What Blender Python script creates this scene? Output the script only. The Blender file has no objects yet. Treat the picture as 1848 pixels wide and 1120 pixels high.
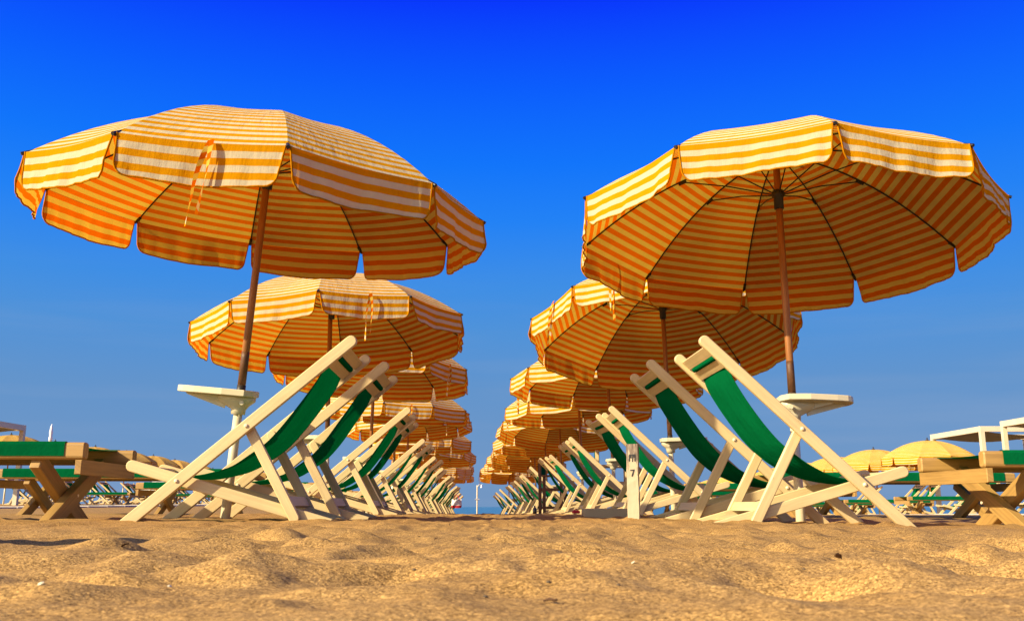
import bpy, math, random
import numpy as np
from mathutils import Vector, Matrix
S = bpy.context.scene
COL = S.collection
R = math.radians
random.seed(7)

# ------------------------------------------------------------------ camera
cam = bpy.data.cameras.new('camera')
cam_o = bpy.data.objects.new('camera', cam)
COL.objects.link(cam_o)
cam.sensor_width = 36.0
cam.lens = 36.0 * 1700 / 1848
cam.clip_start = 0.02
cam.clip_end = 20000
cam_o.location = (0, 0, 0)
cam_o.rotation_euler = (R(90) + math.atan(354 / 1700), 0, 0)
cam.dof.use_dof = True
cam.dof.focus_distance = 4.2
cam.dof.aperture_fstop = 22
S.camera = cam_o

# ------------------------------------------------------------------ light
SUN_EL, SUN_AZ = 27.0, 213.0            # azimuth counter-clockwise from +X
sd = Vector((math.cos(R(SUN_EL)) * math.cos(R(SUN_AZ)), math.cos(R(SUN_EL)) * math.sin(R(SUN_AZ)), math.sin(R(SUN_EL))))
sun = bpy.data.lights.new('sun', 'SUN')
sun.energy = 5.0
sun.angle = R(0.5)
sun.color = (1.0, 0.855, 0.60)
sun_o = bpy.data.objects.new('sun', sun)
COL.objects.link(sun_o)
sun_o.rotation_euler = sd.to_track_quat('Z', 'Y').to_euler()
sun_o.location = (-20, -14, 18)

world = bpy.data.worlds.new('World')
S.world = world
world.use_nodes = True
wn, wl = world.node_tree.nodes, world.node_tree.links
wn.clear()
w_out = wn.new('ShaderNodeOutputWorld')
w_bg = wn.new('ShaderNodeBackground')
w_bg.inputs['Strength'].default_value = 0.1
w_sky = wn.new('ShaderNodeTexSky')
w_sky.sky_type = 'NISHITA'
w_sky.sun_disc = False
w_sky.sun_elevation = R(SUN_EL)
w_sky.sun_rotation = math.atan2(sd.x, sd.y)
w_geo = wn.new('ShaderNodeTexCoord')
w_sep = wn.new('ShaderNodeSeparateXYZ')
w_asin = wn.new('ShaderNodeMath'); w_asin.operation = 'ARCSINE'
w_map = wn.new('ShaderNodeMapRange')
w_map.inputs['From Min'].default_value = 0.0
w_map.inputs['From Max'].default_value = R(60)
w_ramp = wn.new('ShaderNodeValToRGB')
SKY = [(0.0, (.170, .305, .535)), (3.0, (.150, .302, .565)), (7.0, (.118, .292, .60)), (10.4, (.075, .285, .69)), (13.1, (.045, .268, .78)),
       (17.1, (.012, .220, .92)), (20.5, (.002, .175, .97)), (25.0, (.0, .108, .99)), (30.0, (.0, .034, .98)), (45.0, (.0, .020, .50)), (60.0, (.0, .016, .32))]
el = w_ramp.color_ramp.elements
while len(el) < len(SKY):
    el.new(0.5)
for e, (d, c) in zip(el, SKY):
    e.position = d / 60.0
for e, (d, c) in zip(el, SKY):
    e.color = (*c, 1)
w_mul = wn.new('ShaderNodeVectorMath'); w_mul.operation = 'SCALE'
w_mul.inputs['Scale'].default_value = 5.35
w_mix = wn.new('ShaderNodeMix'); w_mix.data_type = 'RGBA'
# away from the sun the sky is the photograph's deep polarised blue; round the sun the physical sky's pale glow takes over
w_dot = wn.new('ShaderNodeVectorMath'); w_dot.operation = 'DOT_PRODUCT'
w_dot.inputs[1].default_value = sd
w_fac = wn.new('ShaderNodeMapRange'); w_fac.interpolation_type = 'SMOOTHSTEP'
w_fac.inputs['From Min'].default_value = 0.15; w_fac.inputs['From Max'].default_value = 0.75
w_fac.inputs['To Min'].default_value = 0.985; w_fac.inputs['To Max'].default_value = 0.05
wl.new(w_geo.outputs['Generated'], w_dot.inputs[0]); wl.new(w_dot.outputs['Value'], w_fac.inputs['Value'])
wl.new(w_fac.outputs[0], w_mix.inputs['Factor'])
# faint streaks of haze low over the sea
w_mp = wn.new('ShaderNodeMapping'); w_mp.inputs['Scale'].default_value = (1.3, 1.3, 16)
w_noise = wn.new('ShaderNodeTexNoise')
w_noise.inputs['Scale'].default_value = 2.2
w_noise.inputs['Detail'].default_value = 5
w_nr = wn.new('ShaderNodeMapRange')
w_nr.inputs['From Min'].default_value = 0.45; w_nr.inputs['From Max'].default_value = 0.8
w_nr.inputs['To Max'].default_value = 0.30
w_fade = wn.new('ShaderNodeMapRange')
w_fade.inputs['From Min'].default_value = R(5); w_fade.inputs['From Max'].default_value = R(15)
w_fade.inputs['To Min'].default_value = 1; w_fade.inputs['To Max'].default_value = 0
w_nm = wn.new('ShaderNodeMath'); w_nm.operation = 'MULTIPLY'
w_mix2 = wn.new('ShaderNodeMix'); w_mix2.data_type = 'RGBA'
w_mix2.inputs['B'].default_value = (1.65, 2.2, 3.2, 1)
for a, b in ((w_geo.outputs['Generated'], w_sep.inputs[0]), (w_sep.outputs['Z'], w_asin.inputs[0]), (w_asin.outputs[0], w_map.inputs['Value']),
             (w_map.outputs[0], w_ramp.inputs[0]), (w_ramp.outputs[0], w_mul.inputs[0]), (w_sky.outputs[0], w_mix.inputs['A']),
             (w_mul.outputs[0], w_mix.inputs['B']), (w_geo.outputs['Generated'], w_mp.inputs[0]), (w_mp.outputs[0], w_noise.inputs['Vector']),
             (w_noise.outputs[0], w_nr.inputs['Value']), (w_asin.outputs[0], w_fade.inputs['Value']), (w_nr.outputs[0], w_nm.inputs[0]),
             (w_fade.outputs[0], w_nm.inputs[1]), (w_nm.outputs[0], w_mix2.inputs['Factor']), (w_mix.outputs['Result'], w_mix2.inputs['A']),
             (w_mix2.outputs['Result'], w_bg.inputs['Color']), (w_bg.outputs[0], w_out.inputs[0])):
    wl.new(a, b)

S.view_settings.view_transform = 'Standard'
S.view_settings.look = 'None'
S.view_settings.gamma = 1.0
S.view_settings.use_curve_mapping = False
S.view_settings.exposure = 0.9
S.render.engine = 'CYCLES'
S.cycles.use_denoising = True
S.cycles.max_bounces = 7
S.cycles.diffuse_bounces = 4

# ------------------------------------------------------------------ materials
def nodes(name):
    m = bpy.data.materials.new(name)
    m.use_nodes = True
    n, l = m.node_tree.nodes, m.node_tree.links
    n.clear()
    out = n.new('ShaderNodeOutputMaterial')
    return m, n, l, out

def noise(n, l, vec, scale, detail=3, rough=.55):
    t = n.new('ShaderNodeTexNoise')
    t.inputs['Scale'].default_value = scale
    t.inputs['Detail'].default_value = detail
    t.inputs['Roughness'].default_value = rough
    l.new(vec, t.inputs['Vector'])
    return t.outputs[0]

def ramp(n, l, val, stops):
    r = n.new('ShaderNodeValToRGB')
    e = r.color_ramp.elements
    while len(e) < len(stops):
        e.new(.5)
    for x, (p, c) in zip(e, stops):
        x.position = p
    for x, (p, c) in zip(e, stops):
        x.color = (*c, 1)
    l.new(val, r.inputs[0])
    return r.outputs[0]

def bump(n, l, h, strength, dist, prev=None):
    b = n.new('ShaderNodeBump')
    b.inputs['Strength'].default_value = strength
    b.inputs['Distance'].default_value = dist
    l.new(h, b.inputs['Height'])
    if prev is not None:
        l.new(prev, b.inputs['Normal'])
    return b.outputs[0]

def scaled(n, l, vec, s):
    mp = n.new('ShaderNodeMapping')
    mp.inputs['Scale'].default_value = s
    l.new(vec, mp.inputs[0])
    return mp.outputs[0]

def mixc(n, l, f, a, b, mode='MIX'):
    m = n.new('ShaderNodeMix'); m.data_type = 'RGBA'; m.blend_type = mode
    for s, v in (('Factor', f), ('A', a), ('B', b)):
        if isinstance(v, (int, float)):
            m.inputs[s].default_value = v
        elif isinstance(v, tuple):
            m.inputs[s].default_value = (*v, 1)
        else:
            l.new(v, m.inputs[s])
    return m.outputs['Result']

def mat_simple(name, c, rough=.5, var=.25, scale=6, bmp=.15, stretch=(1, 1, 1), spec=.4, metal=0, scuff=None):
    m, n, l, out = nodes(name)
    tc = n.new('ShaderNodeTexCoord')
    oi = n.new('ShaderNodeObjectInfo')
    add = n.new('ShaderNodeVectorMath'); add.operation = 'ADD'
    l.new(tc.outputs['Object'], add.inputs[0])
    sc = n.new('ShaderNodeVectorMath'); sc.operation = 'SCALE'
    sc.inputs[0].default_value = (7.1, 3.3, 5.7)
    l.new(oi.outputs['Random'], sc.inputs['Scale'])
    l.new(sc.outputs[0], add.inputs[1])
    v = scaled(n, l, add.outputs[0], stretch)
    f = noise(n, l, v, scale, 6, .65)
    col = ramp(n, l, f, [(.25, tuple(x * (1 - var) for x in c)), (.75, tuple(min(1, x * (1 + var * .35)) for x in c))])
    if scuff:
        s = ramp(n, l, noise(n, l, add.outputs[0], 14, 8, .7), [(.60, (0, 0, 0)), (.72, (1, 1, 1))])
        s2 = n.new('ShaderNodeMath'); s2.operation = 'MULTIPLY'; s2.inputs[1].default_value = scuff[1]
        l.new(s, s2.inputs[0])
        col = mixc(n, l, s2.outputs[0], col, scuff[0])
    b = n.new('ShaderNodeBsdfPrincipled')
    l.new(col, b.inputs['Base Color'])
    b.inputs['Roughness'].default_value = rough
    b.inputs['Specular IOR Level'].default_value = spec
    b.inputs['Metallic'].default_value = metal
    if bmp:
        l.new(bump(n, l, noise(n, l, v, scale * 12, 4), bmp, .002), b.inputs['Normal'])
    l.new(b.outputs[0], out.inputs[0])
    return m

def mat_wood(name, c, dark, rough, grain, wear, spec=.4):
    m, n, l, out = nodes(name)
    tc = n.new('ShaderNodeTexCoord'); oi = n.new('ShaderNodeObjectInfo')
    sx = n.new('ShaderNodeSeparateXYZ'); l.new(tc.outputs['UV'], sx.inputs[0])
    cb = n.new('ShaderNodeCombineXYZ')
    mu = n.new('ShaderNodeMath'); mu.operation = 'MULTIPLY'; mu.inputs[1].default_value = 23.7
    l.new(oi.outputs['Random'], mu.inputs[0])
    l.new(sx.outputs['X'], cb.inputs['X']); l.new(sx.outputs['Y'], cb.inputs['Y']); l.new(mu.outputs[0], cb.inputs['Z'])
    v = scaled(n, l, cb.outputs[0], (1.6, 55, 1))
    f = noise(n, l, v, 1.6, 7, .62)
    big = noise(n, l, scaled(n, l, cb.outputs[0], (3, 9, 1)), 1.3, 4, .6)
    col = ramp(n, l, f, [(.30, tuple(x * (1 - grain) for x in c)), (.55, c), (.8, tuple(min(1, x * 1.06) for x in c))])
    tone = ramp(n, l, big, [(.3, (.86, .84, .80)), (.62, (1, 1, 1))])
    col = mixc(n, l, 1.0, col, tone, 'MULTIPLY')
    # chips, scuffs and sandy grime
    ch = ramp(n, l, noise(n, l, scaled(n, l, cb.outputs[0], (14, 46, 1)), 2.2, 8, .72), [(.63, (0, 0, 0)), (.70, (1, 1, 1))])
    w = n.new('ShaderNodeMath'); w.operation = 'MULTIPLY'; w.inputs[1].default_value = wear
    l.new(ch, w.inputs[0])
    col = mixc(n, l, w.outputs[0], col, dark)
    gr = ramp(n, l, noise(n, l, scaled(n, l, cb.outputs[0], (5, 22, 1)), 3.1, 6, .7), [(.52, (0, 0, 0)), (.8, (1, 1, 1))])
    w2 = n.new('ShaderNodeMath'); w2.operation = 'MULTIPLY'; w2.inputs[1].default_value = wear * .45
    l.new(gr, w2.inputs[0])
    col = mixc(n, l, w2.outputs[0], col, tuple(x * .62 for x in c))
    b = n.new('ShaderNodeBsdfPrincipled'); b.inputs['Roughness'].default_value = rough
    b.inputs['Specular IOR Level'].default_value = spec
    l.new(col, b.inputs['Base Color'])
    nr = bump(n, l, f, .35, .0012); nr = bump(n, l, ch, -.3, .0008, nr)
    l.new(nr, b.inputs['Normal']); l.new(b.outputs[0], out.inputs[0])
    return m

PERIOD = .058
def mat_fabric(name, ca, cb, ta, tb, striped=True, trans=.38, inner=None, frac=.50):
    """canvas: a = coloured stripe, b = pale stripe; t* = colour of the light let through"""
    m, n, l, out = nodes(name)
    tc = n.new('ShaderNodeTexCoord')
    uv = tc.outputs['UV']
    if striped:
        sx = n.new('ShaderNodeSeparateXYZ'); l.new(uv, sx.inputs[0])
        dv = n.new('ShaderNodeMath'); dv.operation = 'MULTIPLY'; dv.inputs[1].default_value = 1 / PERIOD
        l.new(sx.outputs['Y'], dv.inputs[0])
        fr = n.new('ShaderNodeMath'); fr.operation = 'FRACT'; l.new(dv.outputs[0], fr.inputs[0])
        st = ramp(n, l, fr.outputs[0], [(0, (0, 0, 0)), (.012, (1, 1, 1)), (frac, (1, 1, 1)), (frac + .025, (0, 0, 0)), (1, (0, 0, 0))])
        cr, ct = mixc(n, l, st, cb, ca), mixc(n, l, st, tb, ta)
    else:
        z = mixc(n, l, 0.0, ca, ca)
        cr, ct = z, mixc(n, l, 0.0, ta, ta)
    if inner:                                            # inner face coloured deeper, painting in the shade under the canopy
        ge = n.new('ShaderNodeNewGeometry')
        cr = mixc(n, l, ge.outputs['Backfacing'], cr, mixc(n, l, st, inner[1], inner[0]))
    soil = ramp(n, l, noise(n, l, tc.outputs['Object'], 3.5, 7, .65), [(.3, (.84, .82, .78)), (.58, (1, 1, 1))])
    oi = n.new('ShaderNodeObjectInfo')
    fd = ramp(n, l, oi.outputs['Random'], [(0, (.90, .90, .88)), (1, (1, 1, 1))])   # each piece of cloth has aged a little differently
    soil = mixc(n, l, 1.0, soil, fd, 'MULTIPLY')
    crs = mixc(n, l, 1.0, cr, soil, 'MULTIPLY')
    cts = mixc(n, l, 1.0, ct, soil, 'MULTIPLY')
    nrm = bump(n, l, noise(n, l, tc.outputs['Object'], 9, 4, .6), .5, .012)
    if striped:                                          # puckers running down from the seams and hems
        nrm = bump(n, l, noise(n, l, scaled(n, l, uv, (9, 3.2, 1)), 1.5, 5, .62), .38, .016, nrm)
    else:
        nrm = bump(n, l, noise(n, l, scaled(n, l, tc.outputs['Object'], (3, 16, 3)), 1.6, 5, .6), .9, .014, nrm)
    nrm = bump(n, l, noise(n, l, tc.outputs['Object'], 420, 2), .12, .001, nrm)
    d = n.new('ShaderNodeBsdfDiffuse'); d.inputs['Roughness'].default_value = .3
    t = n.new('ShaderNodeBsdfTranslucent')
    g = n.new('ShaderNodeMixShader'); g.inputs[0].default_value = trans
    l.new(crs, d.inputs['Color']); l.new(cts, t.inputs['Color'])
    l.new(nrm, d.inputs['Normal'])
    l.new(d.outputs[0], g.inputs[1]); l.new(t.outputs[0], g.inputs[2])
    l.new(g.outputs[0], out.inputs[0])
    return m

M = {}
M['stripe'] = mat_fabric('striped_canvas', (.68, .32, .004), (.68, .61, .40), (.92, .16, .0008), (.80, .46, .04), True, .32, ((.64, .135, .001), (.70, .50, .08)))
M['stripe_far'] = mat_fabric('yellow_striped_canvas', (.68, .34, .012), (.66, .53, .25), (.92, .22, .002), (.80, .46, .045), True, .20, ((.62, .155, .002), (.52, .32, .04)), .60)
M['piping'] = mat_fabric('orange_piping', (.56, .21, .004), (0, 0, 0), (.7, .2, .0), (0, 0, 0), False, .15)
M['white_canvas'] = mat_fabric('white_canvas', (.8, .78, .7), (0, 0, 0), (.8, .75, .6), (0, 0, 0), False, .3)
M['green'] = mat_fabric('green_canvas', (.0015, .118, .036), (0, 0, 0), (.0, .20, .05), (0, 0, 0), False, .12)
M['cream'] = mat_wood('cream_painted_wood', (.63, .48, .235), (.36, .24, .10), .45, .13, .6)
M['raw'] = mat_wood('golden_bare_wood', (.40, .235, .065), (.20, .11, .035), .55, .30, .6)
M['plastic'] = mat_simple('ivory_plastic', (.63, .55, .35), .35, .1, 3, .03, (1, 1, 1), .5)
M['pole'] = mat_simple('brown_wooden_pole', (.33, .125, .026), .5, .55, 5, .4, (12, 12, 1.2), .4)
M['stained'] = mat_simple('dark_stained_wood', (.12, .05, .016), .5, .6, 9, .4, (12, 12, 2), .4)
M['black'] = mat_simple('black_metal', (.014, .012, .011), .4, .3, 8, 0, (1, 1, 1), .5)
M['tape'] = mat_simple('black_tape', (.02, .018, .016), .5, .4, 20, .2)
M['bolt'] = mat_simple('painted_bolt', (.74, .62, .40), .3, .2, 30, 0, (1, 1, 1), .6)
M['white'] = mat_simple('white_painted_metal', (.63, .53, .36), .4, .12, 4, 0)
M['roofing'] = mat_simple('grey_awning_canvas', (.22, .21, .19), .8, .2, 5, .1)
M['brown'] = mat_simple('dark_brown_wood', (.13, .045, .018), .5, .4, 6, .3, (4, 4, 1))
M['concrete'] = mat_simple('pale_walkway_slab', (.54, .47, .38), .8, .25, 5, .3)
M['steel'] = mat_simple('grey_steel', (.55, .56, .58), .35, .15, 6, 0, (1, 1, 1), .5, .6)
M['red'] = mat_simple('red_cloth', (.60, .03, .04), .8, .2, 8, .1)
M['bagwhite'] = mat_simple('white_cloth', (.78, .75, .74), .8, .12, 8, .1)
M['glass'] = mat_simple('dark_brown_glass', (.03, .014, .006), .12, .2, 5, 0, (1, 1, 1), .6)
M['leaf'] = mat_simple('dry_brown_leaf', (.10, .045, .015), .8, .5, 40, .3)
M['pebble'] = mat_simple('grey_pebble', (.10, .07, .04), .7, .4, 60, .3)
M['digit'] = mat_simple('black_stencil_paint', (.03, .028, .03), .7, .3, 40, .1)

def mat_flaky():
    m, n, l, out = nodes('flaking_white_paint_on_wood')
    tc = n.new('ShaderNodeTexCoord')
    sep = n.new('ShaderNodeSeparateXYZ'); l.new(tc.outputs['Object'], sep.inputs[0])
    v = scaled(n, l, tc.outputs['Object'], (40, 40, 7))
    f = noise(n, l, v, 1.6, 8, .7)
    up = n.new('ShaderNodeMapRange')                    # barer towards its weathered top, a stain that belongs to the post
    up.inputs['From Min'].default_value = .16; up.inputs['From Max'].default_value = .31
    up.inputs['To Min'].default_value = -.16; up.inputs['To Max'].default_value = .17
    l.new(sep.outputs['Z'], up.inputs['Value'])
    ad = n.new('ShaderNodeMath'); ad.operation = 'ADD'
    l.new(f, ad.inputs[0]); l.new(up.outputs[0], ad.inputs[1])
    k = ramp(n, l, ad.outputs[0], [(.50, (0, 0, 0)), (.57, (1, 1, 1))])
    wood = ramp(n, l, noise(n, l, v, 4, 6), [(.3, (.07, .045, .03)), (.7, (.26, .19, .13))])
    c = mixc(n, l, k, (.46, .37, .225), wood)
    b = n.new('ShaderNodeBsdfPrincipled'); b.inputs['Roughness'].default_value = .65
    l.new(c, b.inputs['Base Color'])
    l.new(bump(n, l, ad.outputs[0], .5, .004), b.inputs['Normal'])
    l.new(b.outputs[0], out.inputs[0])
    return m
M['flaky'] = mat_flaky()

def mat_sand():
    m, n, l, out = nodes('sand')
    tc = n.new('ShaderNodeTexCoord')
    v = tc.outputs['Object']
    def cells(sc):
        t = n.new('ShaderNodeTexVoronoi'); t.inputs['Scale'].default_value = sc
        l.new(v, t.inputs['Vector'])
        sp = n.new('ShaderNodeSeparateColor'); l.new(t.outputs['Color'], sp.inputs[0])
        return sp.outputs[0]
    g1 = cells(640)
    g2 = cells(330)
    g3 = noise(n, l, v, 7, 5, .6)
    g4 = noise(n, l, v, 60, 4, .7)
    base = ramp(n, l, g3, [(.3, (.365, .213, .066)), (.7, (.455, .275, .092))])
    grain = ramp(n, l, g1, [(.0, (.30, .26, .22)), (.22, (.72, .70, .67)), (.7, (1.10, 1.09, 1.07)), (1, (1.75, 1.72, 1.65))])
    spk = ramp(n, l, g2, [(0, (.66, .62, .58)), (.35, (.95, .94, .93)), (1, (1.16, 1.15, 1.13))])
    dirt = ramp(n, l, g4, [(.30, (.82, .80, .77)), (.5, (1, 1, 1))])
    c = mixc(n, l, 1.0, mixc(n, l, .9, base, grain, 'MULTIPLY'), mixc(n, l, 1.0, spk, dirt, 'MULTIPLY'), 'MULTIPLY')
    b = n.new('ShaderNodeBsdfPrincipled')
    b.inputs['Roughness'].default_value = .92
    b.inputs['Specular IOR Level'].default_value = .12
    l.new(c, b.inputs['Base Color'])
    nr = bump(n, l, g4, .5, .006)
    nr = bump(n, l, g2, .5, .0014, nr)
    nr = bump(n, l, g1, .5, .0008, nr)
    l.new(nr, b.inputs['Normal'])
    l.new(b.outputs[0], out.inputs[0])
    return m
M['sand'] = mat_sand()

def mat_sea():
    m, n, l, out = nodes('sea_water')
    tc = n.new('ShaderNodeTexCoord')
    v = scaled(n, l, tc.outputs['Object'], (.25, 1, 1))
    b = n.new('ShaderNodeBsdfPrincipled')
    b.inputs['Base Color'].default_value = (.05, .17, .23, 1)
    b.inputs['Roughness'].default_value = .28
    b.inputs['Specular IOR Level'].default_value = .35
    nr = bump(n, l, noise(n, l, v, .8, 6, .6), .9, .4)
    l.new(nr, b.inputs['Normal'])
    l.new(b.outputs[0], out.inputs[0])
    return m
M['sea'] = mat_sea()

# ------------------------------------------------------------------ mesh helpers
class MB:
    def __init__(s):
        s.v, s.f, s.mi, s.uv, s.sm = [], [], [], {}, []
    def add(s, vs, fs, mi=0, smooth=True, uvs=None):
        o = len(s.v)
        s.v += [tuple(map(float, p)) for p in vs]
        for f in fs:
            s.f.append(tuple(o + i for i in f)); s.mi.append(mi); s.sm.append(smooth)
        if uvs is not None:
            for i, t in enumerate(uvs):
                s.uv[o + i] = t
        return s
    def grid(s, P, mi=0, uv=None, smooth=True, close_u=False):
        P = np.asarray(P, float); a, b = P.shape[:2]
        fs = []
        for i in range(a - (0 if close_u else 1)):
            for j in range(b - 1):
                i2 = (i + 1) % a
                fs.append((i * b + j, i2 * b + j, i2 * b + j + 1, i * b + j + 1))
        return s.add(P.reshape(-1, 3), fs, mi, smooth, None if uv is None else np.asarray(uv).reshape(-1, 2))
    def tube(s, pts, r, n=8, mi=0, caps=True, up=(0, 0, 1)):
        pts = [Vector(p) for p in pts]
        rs = r if isinstance(r, (list, tuple)) else [r] * len(pts)
        rings = []
        for i, p in enumerate(pts):
            d = (pts[min(i + 1, len(pts) - 1)] - pts[max(i - 1, 0)]).normalized()
            u = Vector(up) if abs(d.dot(Vector(up))) < .95 else Vector((1, 0, 0))
            a = d.cross(u).normalized(); b = d.cross(a)
            rings.append([p + rs[i] * (math.cos(t) * a + math.sin(t) * b) for t in [k * 2 * math.pi / n for k in range(n)]])
        o = [tuple(q) for ring in rings for q in ring]
        fs = [(i * n + k, i * n + (k + 1) % n, (i + 1) * n + (k + 1) % n, (i + 1) * n + k) for i in range(len(pts) - 1) for k in range(n)]
        s.add(o, fs, mi, True)
        if caps:
            s.add([tuple(q) for q in rings[0]], [tuple(range(n))], mi, False)
            s.add([tuple(q) for q in rings[-1]], [tuple(reversed(range(n)))], mi, False)
        return s
    def prism(s, outline, y0, y1, c=.003, mi=0, axis='y'):
        """outline in the (x,z) plane, extruded along y with a small chamfer"""
        P = np.array(outline, float); n = len(P)
        e = np.roll(P, -1, 0) - P
        nn = np.stack([e[:, 1], -e[:, 0]], 1); nn /= np.linalg.norm(nn, axis=1)[:, None] + 1e-9
        area = .5 * np.sum(P[:, 0] * np.roll(P[:, 1], -1) - np.roll(P[:, 0], -1) * P[:, 1])
        if area < 0: nn = -nn
        av = nn + np.roll(nn, 1, 0); av /= np.linalg.norm(av, axis=1)[:, None] + 1e-9
        Q = P - av * c
        rows = [(Q, y0), (P, y0 + c), (P, y1 - c), (Q, y1)]
        vs = []
        for A, y in rows:
            for x, z in A:
                vs.append((x, y, z) if axis == 'y' else ((y, x, z) if axis == 'x' else (x, z, y)))
        fs = [(k * n + i, k * n + (i + 1) % n, (k + 1) * n + (i + 1) % n, (k + 1) * n + i) for k in range(3) for i in range(n)]
        fs += [tuple(range(n)), tuple(3 * n + i for i in reversed(range(n)))]
        lo, hi = P.min(0), P.max(0); ctr = (lo + hi) / 2
        ww, vv_ = np.linalg.eigh(np.cov((P - ctr).T)); d = vv_[:, 1]; q = vv_[:, 0]
        if y1 - y0 > 1.2 * np.ptp((P - ctr) @ d):
            uvs = [(y, (A[i] - ctr) @ d + .7 * ((A[i] - ctr) @ q)) for A, y in rows for i in range(n)]
        else:
            uvs = [((A[i] - ctr) @ d, (A[i] - ctr) @ q + .6 * y) for A, y in rows for i in range(n)]
        return s.add(vs, fs, mi, False, uvs)
    def box(s, x0, x1, y0, y1, z0, z1, c=.003, mi=0):
        return s.prism([(x0, z0), (x1, z0), (x1, z1), (x0, z1)], y0, y1, c, mi)
    def mesh(s, name, mats, keep=False):
        me = bpy.data.meshes.new(name)
        me.from_pydata(s.v, [], s.f)
        for m in mats:
            me.materials.append(m)
        me.polygons.foreach_set('material_index', s.mi)
        me.polygons.foreach_set('use_smooth', s.sm)
        if s.uv:
            L = me.uv_layers.new(name='UVMap')
            idx = np.empty(len(me.loops), 'i'); me.loops.foreach_get('vertex_index', idx)
            T = np.zeros((len(s.v), 2))
            for k, t in s.uv.items(): T[k] = t
            L.data.foreach_set('uv', T[idx].ravel())
        if not keep:
            import bmesh
            bm = bmesh.new(); bm.from_mesh(me)
            bmesh.ops.recalc_face_normals(bm, faces=bm.faces)
            bm.to_mesh(me); bm.free()
        return me

def stadium(p0, p1, w, r0=True, r1=True, n=7, ext0=0, ext1=0):
    """outline of a plank from p0 to p1 (x,z), rounded at either end"""
    p0, p1 = np.array(p0, float), np.array(p1, float)
    d = (p1 - p0) / np.linalg.norm(p1 - p0); q = np.array([-d[1], d[0]]); h = w / 2
    p0 = p0 - d * ext0; p1 = p1 + d * ext1
    out = []
    if r1:
        c = p1 - d * h
        out += [tuple(c + h * (math.cos(t) * d + math.sin(t) * q)) for t in np.linspace(-math.pi / 2, math.pi / 2, n)]
    else:
        out += [tuple(p1 - q * h), tuple(p1 + q * h)]
    if r0:
        c = p0 + d * h
        out += [tuple(c + h * (-math.cos(t) * d - math.sin(t) * q)) for t in np.linspace(-math.pi / 2, math.pi / 2, n)]
    else:
        out += [tuple(p0 + q * h), tuple(p0 - q * h)]
    return out

def thing(name, label, cat, loc=(0, 0, 0), rot=None, group=None):
    o = bpy.data.objects.new(name, None)
    o.empty_display_size = .1
    COL.objects.link(o)
    if rot is None:
        o.location = loc
    else:
        o.matrix_world = Matrix.Translation(loc) @ (rot.to_4x4() if isinstance(rot, Matrix) else Matrix.Rotation(rot, 4, 'Z'))
    o['label'] = label; o['category'] = cat
    if group: o['group'] = group
    return o

def part(name, me, parent, mat=None, label=None):
    o = bpy.data.objects.new(name, me)
    COL.objects.link(o)
    o.parent = parent
    if mat is not None: o.matrix_local = mat
    if label: o['label'] = label
    return o

def solo(name, me, label, cat, loc=(0, 0, 0), rot=0, group=None):
    o = bpy.data.objects.new(name, me)
    COL.objects.link(o)
    o.location = loc; o.rotation_euler = (0, 0, rot)
    o['label'] = label; o['category'] = cat
    if group: o['group'] = group
    return o

def structure(name, me):
    o = bpy.data.objects.new(name, me)
    COL.objects.link(o); o['kind'] = 'structure'
    return o

# ------------------------------------------------------------------ ground
rng = np.random.default_rng(11)
_tab = rng.random((256, 256))
def vnoise(x, y, sc, ox=0., oy=0.):
    x = x / sc + ox; y = y / sc + oy
    xi = np.floor(x).astype(int); yi = np.floor(y).astype(int)
    fx = x - xi; fy = y - yi
    fx = fx * fx * fx * (fx * (fx * 6 - 15) + 10); fy = fy * fy * fy * (fy * (fy * 6 - 15) + 10)
    t = lambda a, b: _tab[a & 255, b & 255]
    return (t(xi, yi) * (1 - fx) * (1 - fy) + t(xi + 1, yi) * fx * (1 - fy) + t(xi, yi + 1) * (1 - fx) * fy + t(xi + 1, yi + 1) * fx * fy) * 2 - 1
def sstep(a, b, x):
    t = np.clip((x - a) / (b - a), 0, 1); return t * t * (3 - 2 * t)

def ground_mean(x, y):
    x = np.asarray(x, float); y = np.asarray(y, float)
    d = np.maximum(y - 8, 0)
    zm = -.064 - .0085 * d - .00015 * d * d
    zl = -.03 + .006 * np.clip(y - 12, -10, 22) - .006 * np.maximum(y - 40, 0) ** 1.6
    k = sstep(-4, -8, x)
    z = zm * (1 - k) + zl * k
    z = z - .022 * sstep(.7, 1.7, x) * sstep(2.6, 3.8, y) * sstep(12, 7, y)
    z = z - .007 * sstep(.7, 1.4, y) * sstep(4.2, 3.4, y)
    return np.maximum(z, -3.0)

PITS = []
for _ in range(330):
    a, rr = rng.uniform(-.62, .62), rng.uniform(.75, 7.5)
    PITS.append((rr * math.sin(a), rr * math.cos(a), rng.uniform(.03, .085), rng.uniform(.6, 1.8), rng.uniform(0, 3.1), rng.uniform(.005, .019) * min(1, .45 + rr / 4)))
PITS += [(-.33, 1.05, .06, 2.2, .6, .012), (.72, 1.6, .08, 1.4, 2.0, .02), (-.42, .86, .07, 1.6, .2, .014), (.45, 1.02, .05, 1.5, .3, .014)]
MOUNDS = [(-1.31, 1.70, .175, .37), (-.52, 2.5, .18, .008)]  # first heap is unseen, added left of frame to throw shadow onto the sand
MOUNDS += [(fx, fy, .055, h) for fx, fy, h in ((-1.60, 4.03, .010), (-.93, 4.05, .012), (-.80, 4.08, .012), (-1.6, 4.53, .012), (1.68, 4.15, .012), (1.03, 4.17, .012), (.86, 4.2, .014), (1.68, 4.66, .012), (.56, 4.42, .016), (-.93, 4.8, .012), (1.0, 4.86, .012), (2.2, 4.25, .012), (-2.1, 4.1, .012), (-1.39, 4.66, .015), (1.42, 4.745, .015))]
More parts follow.
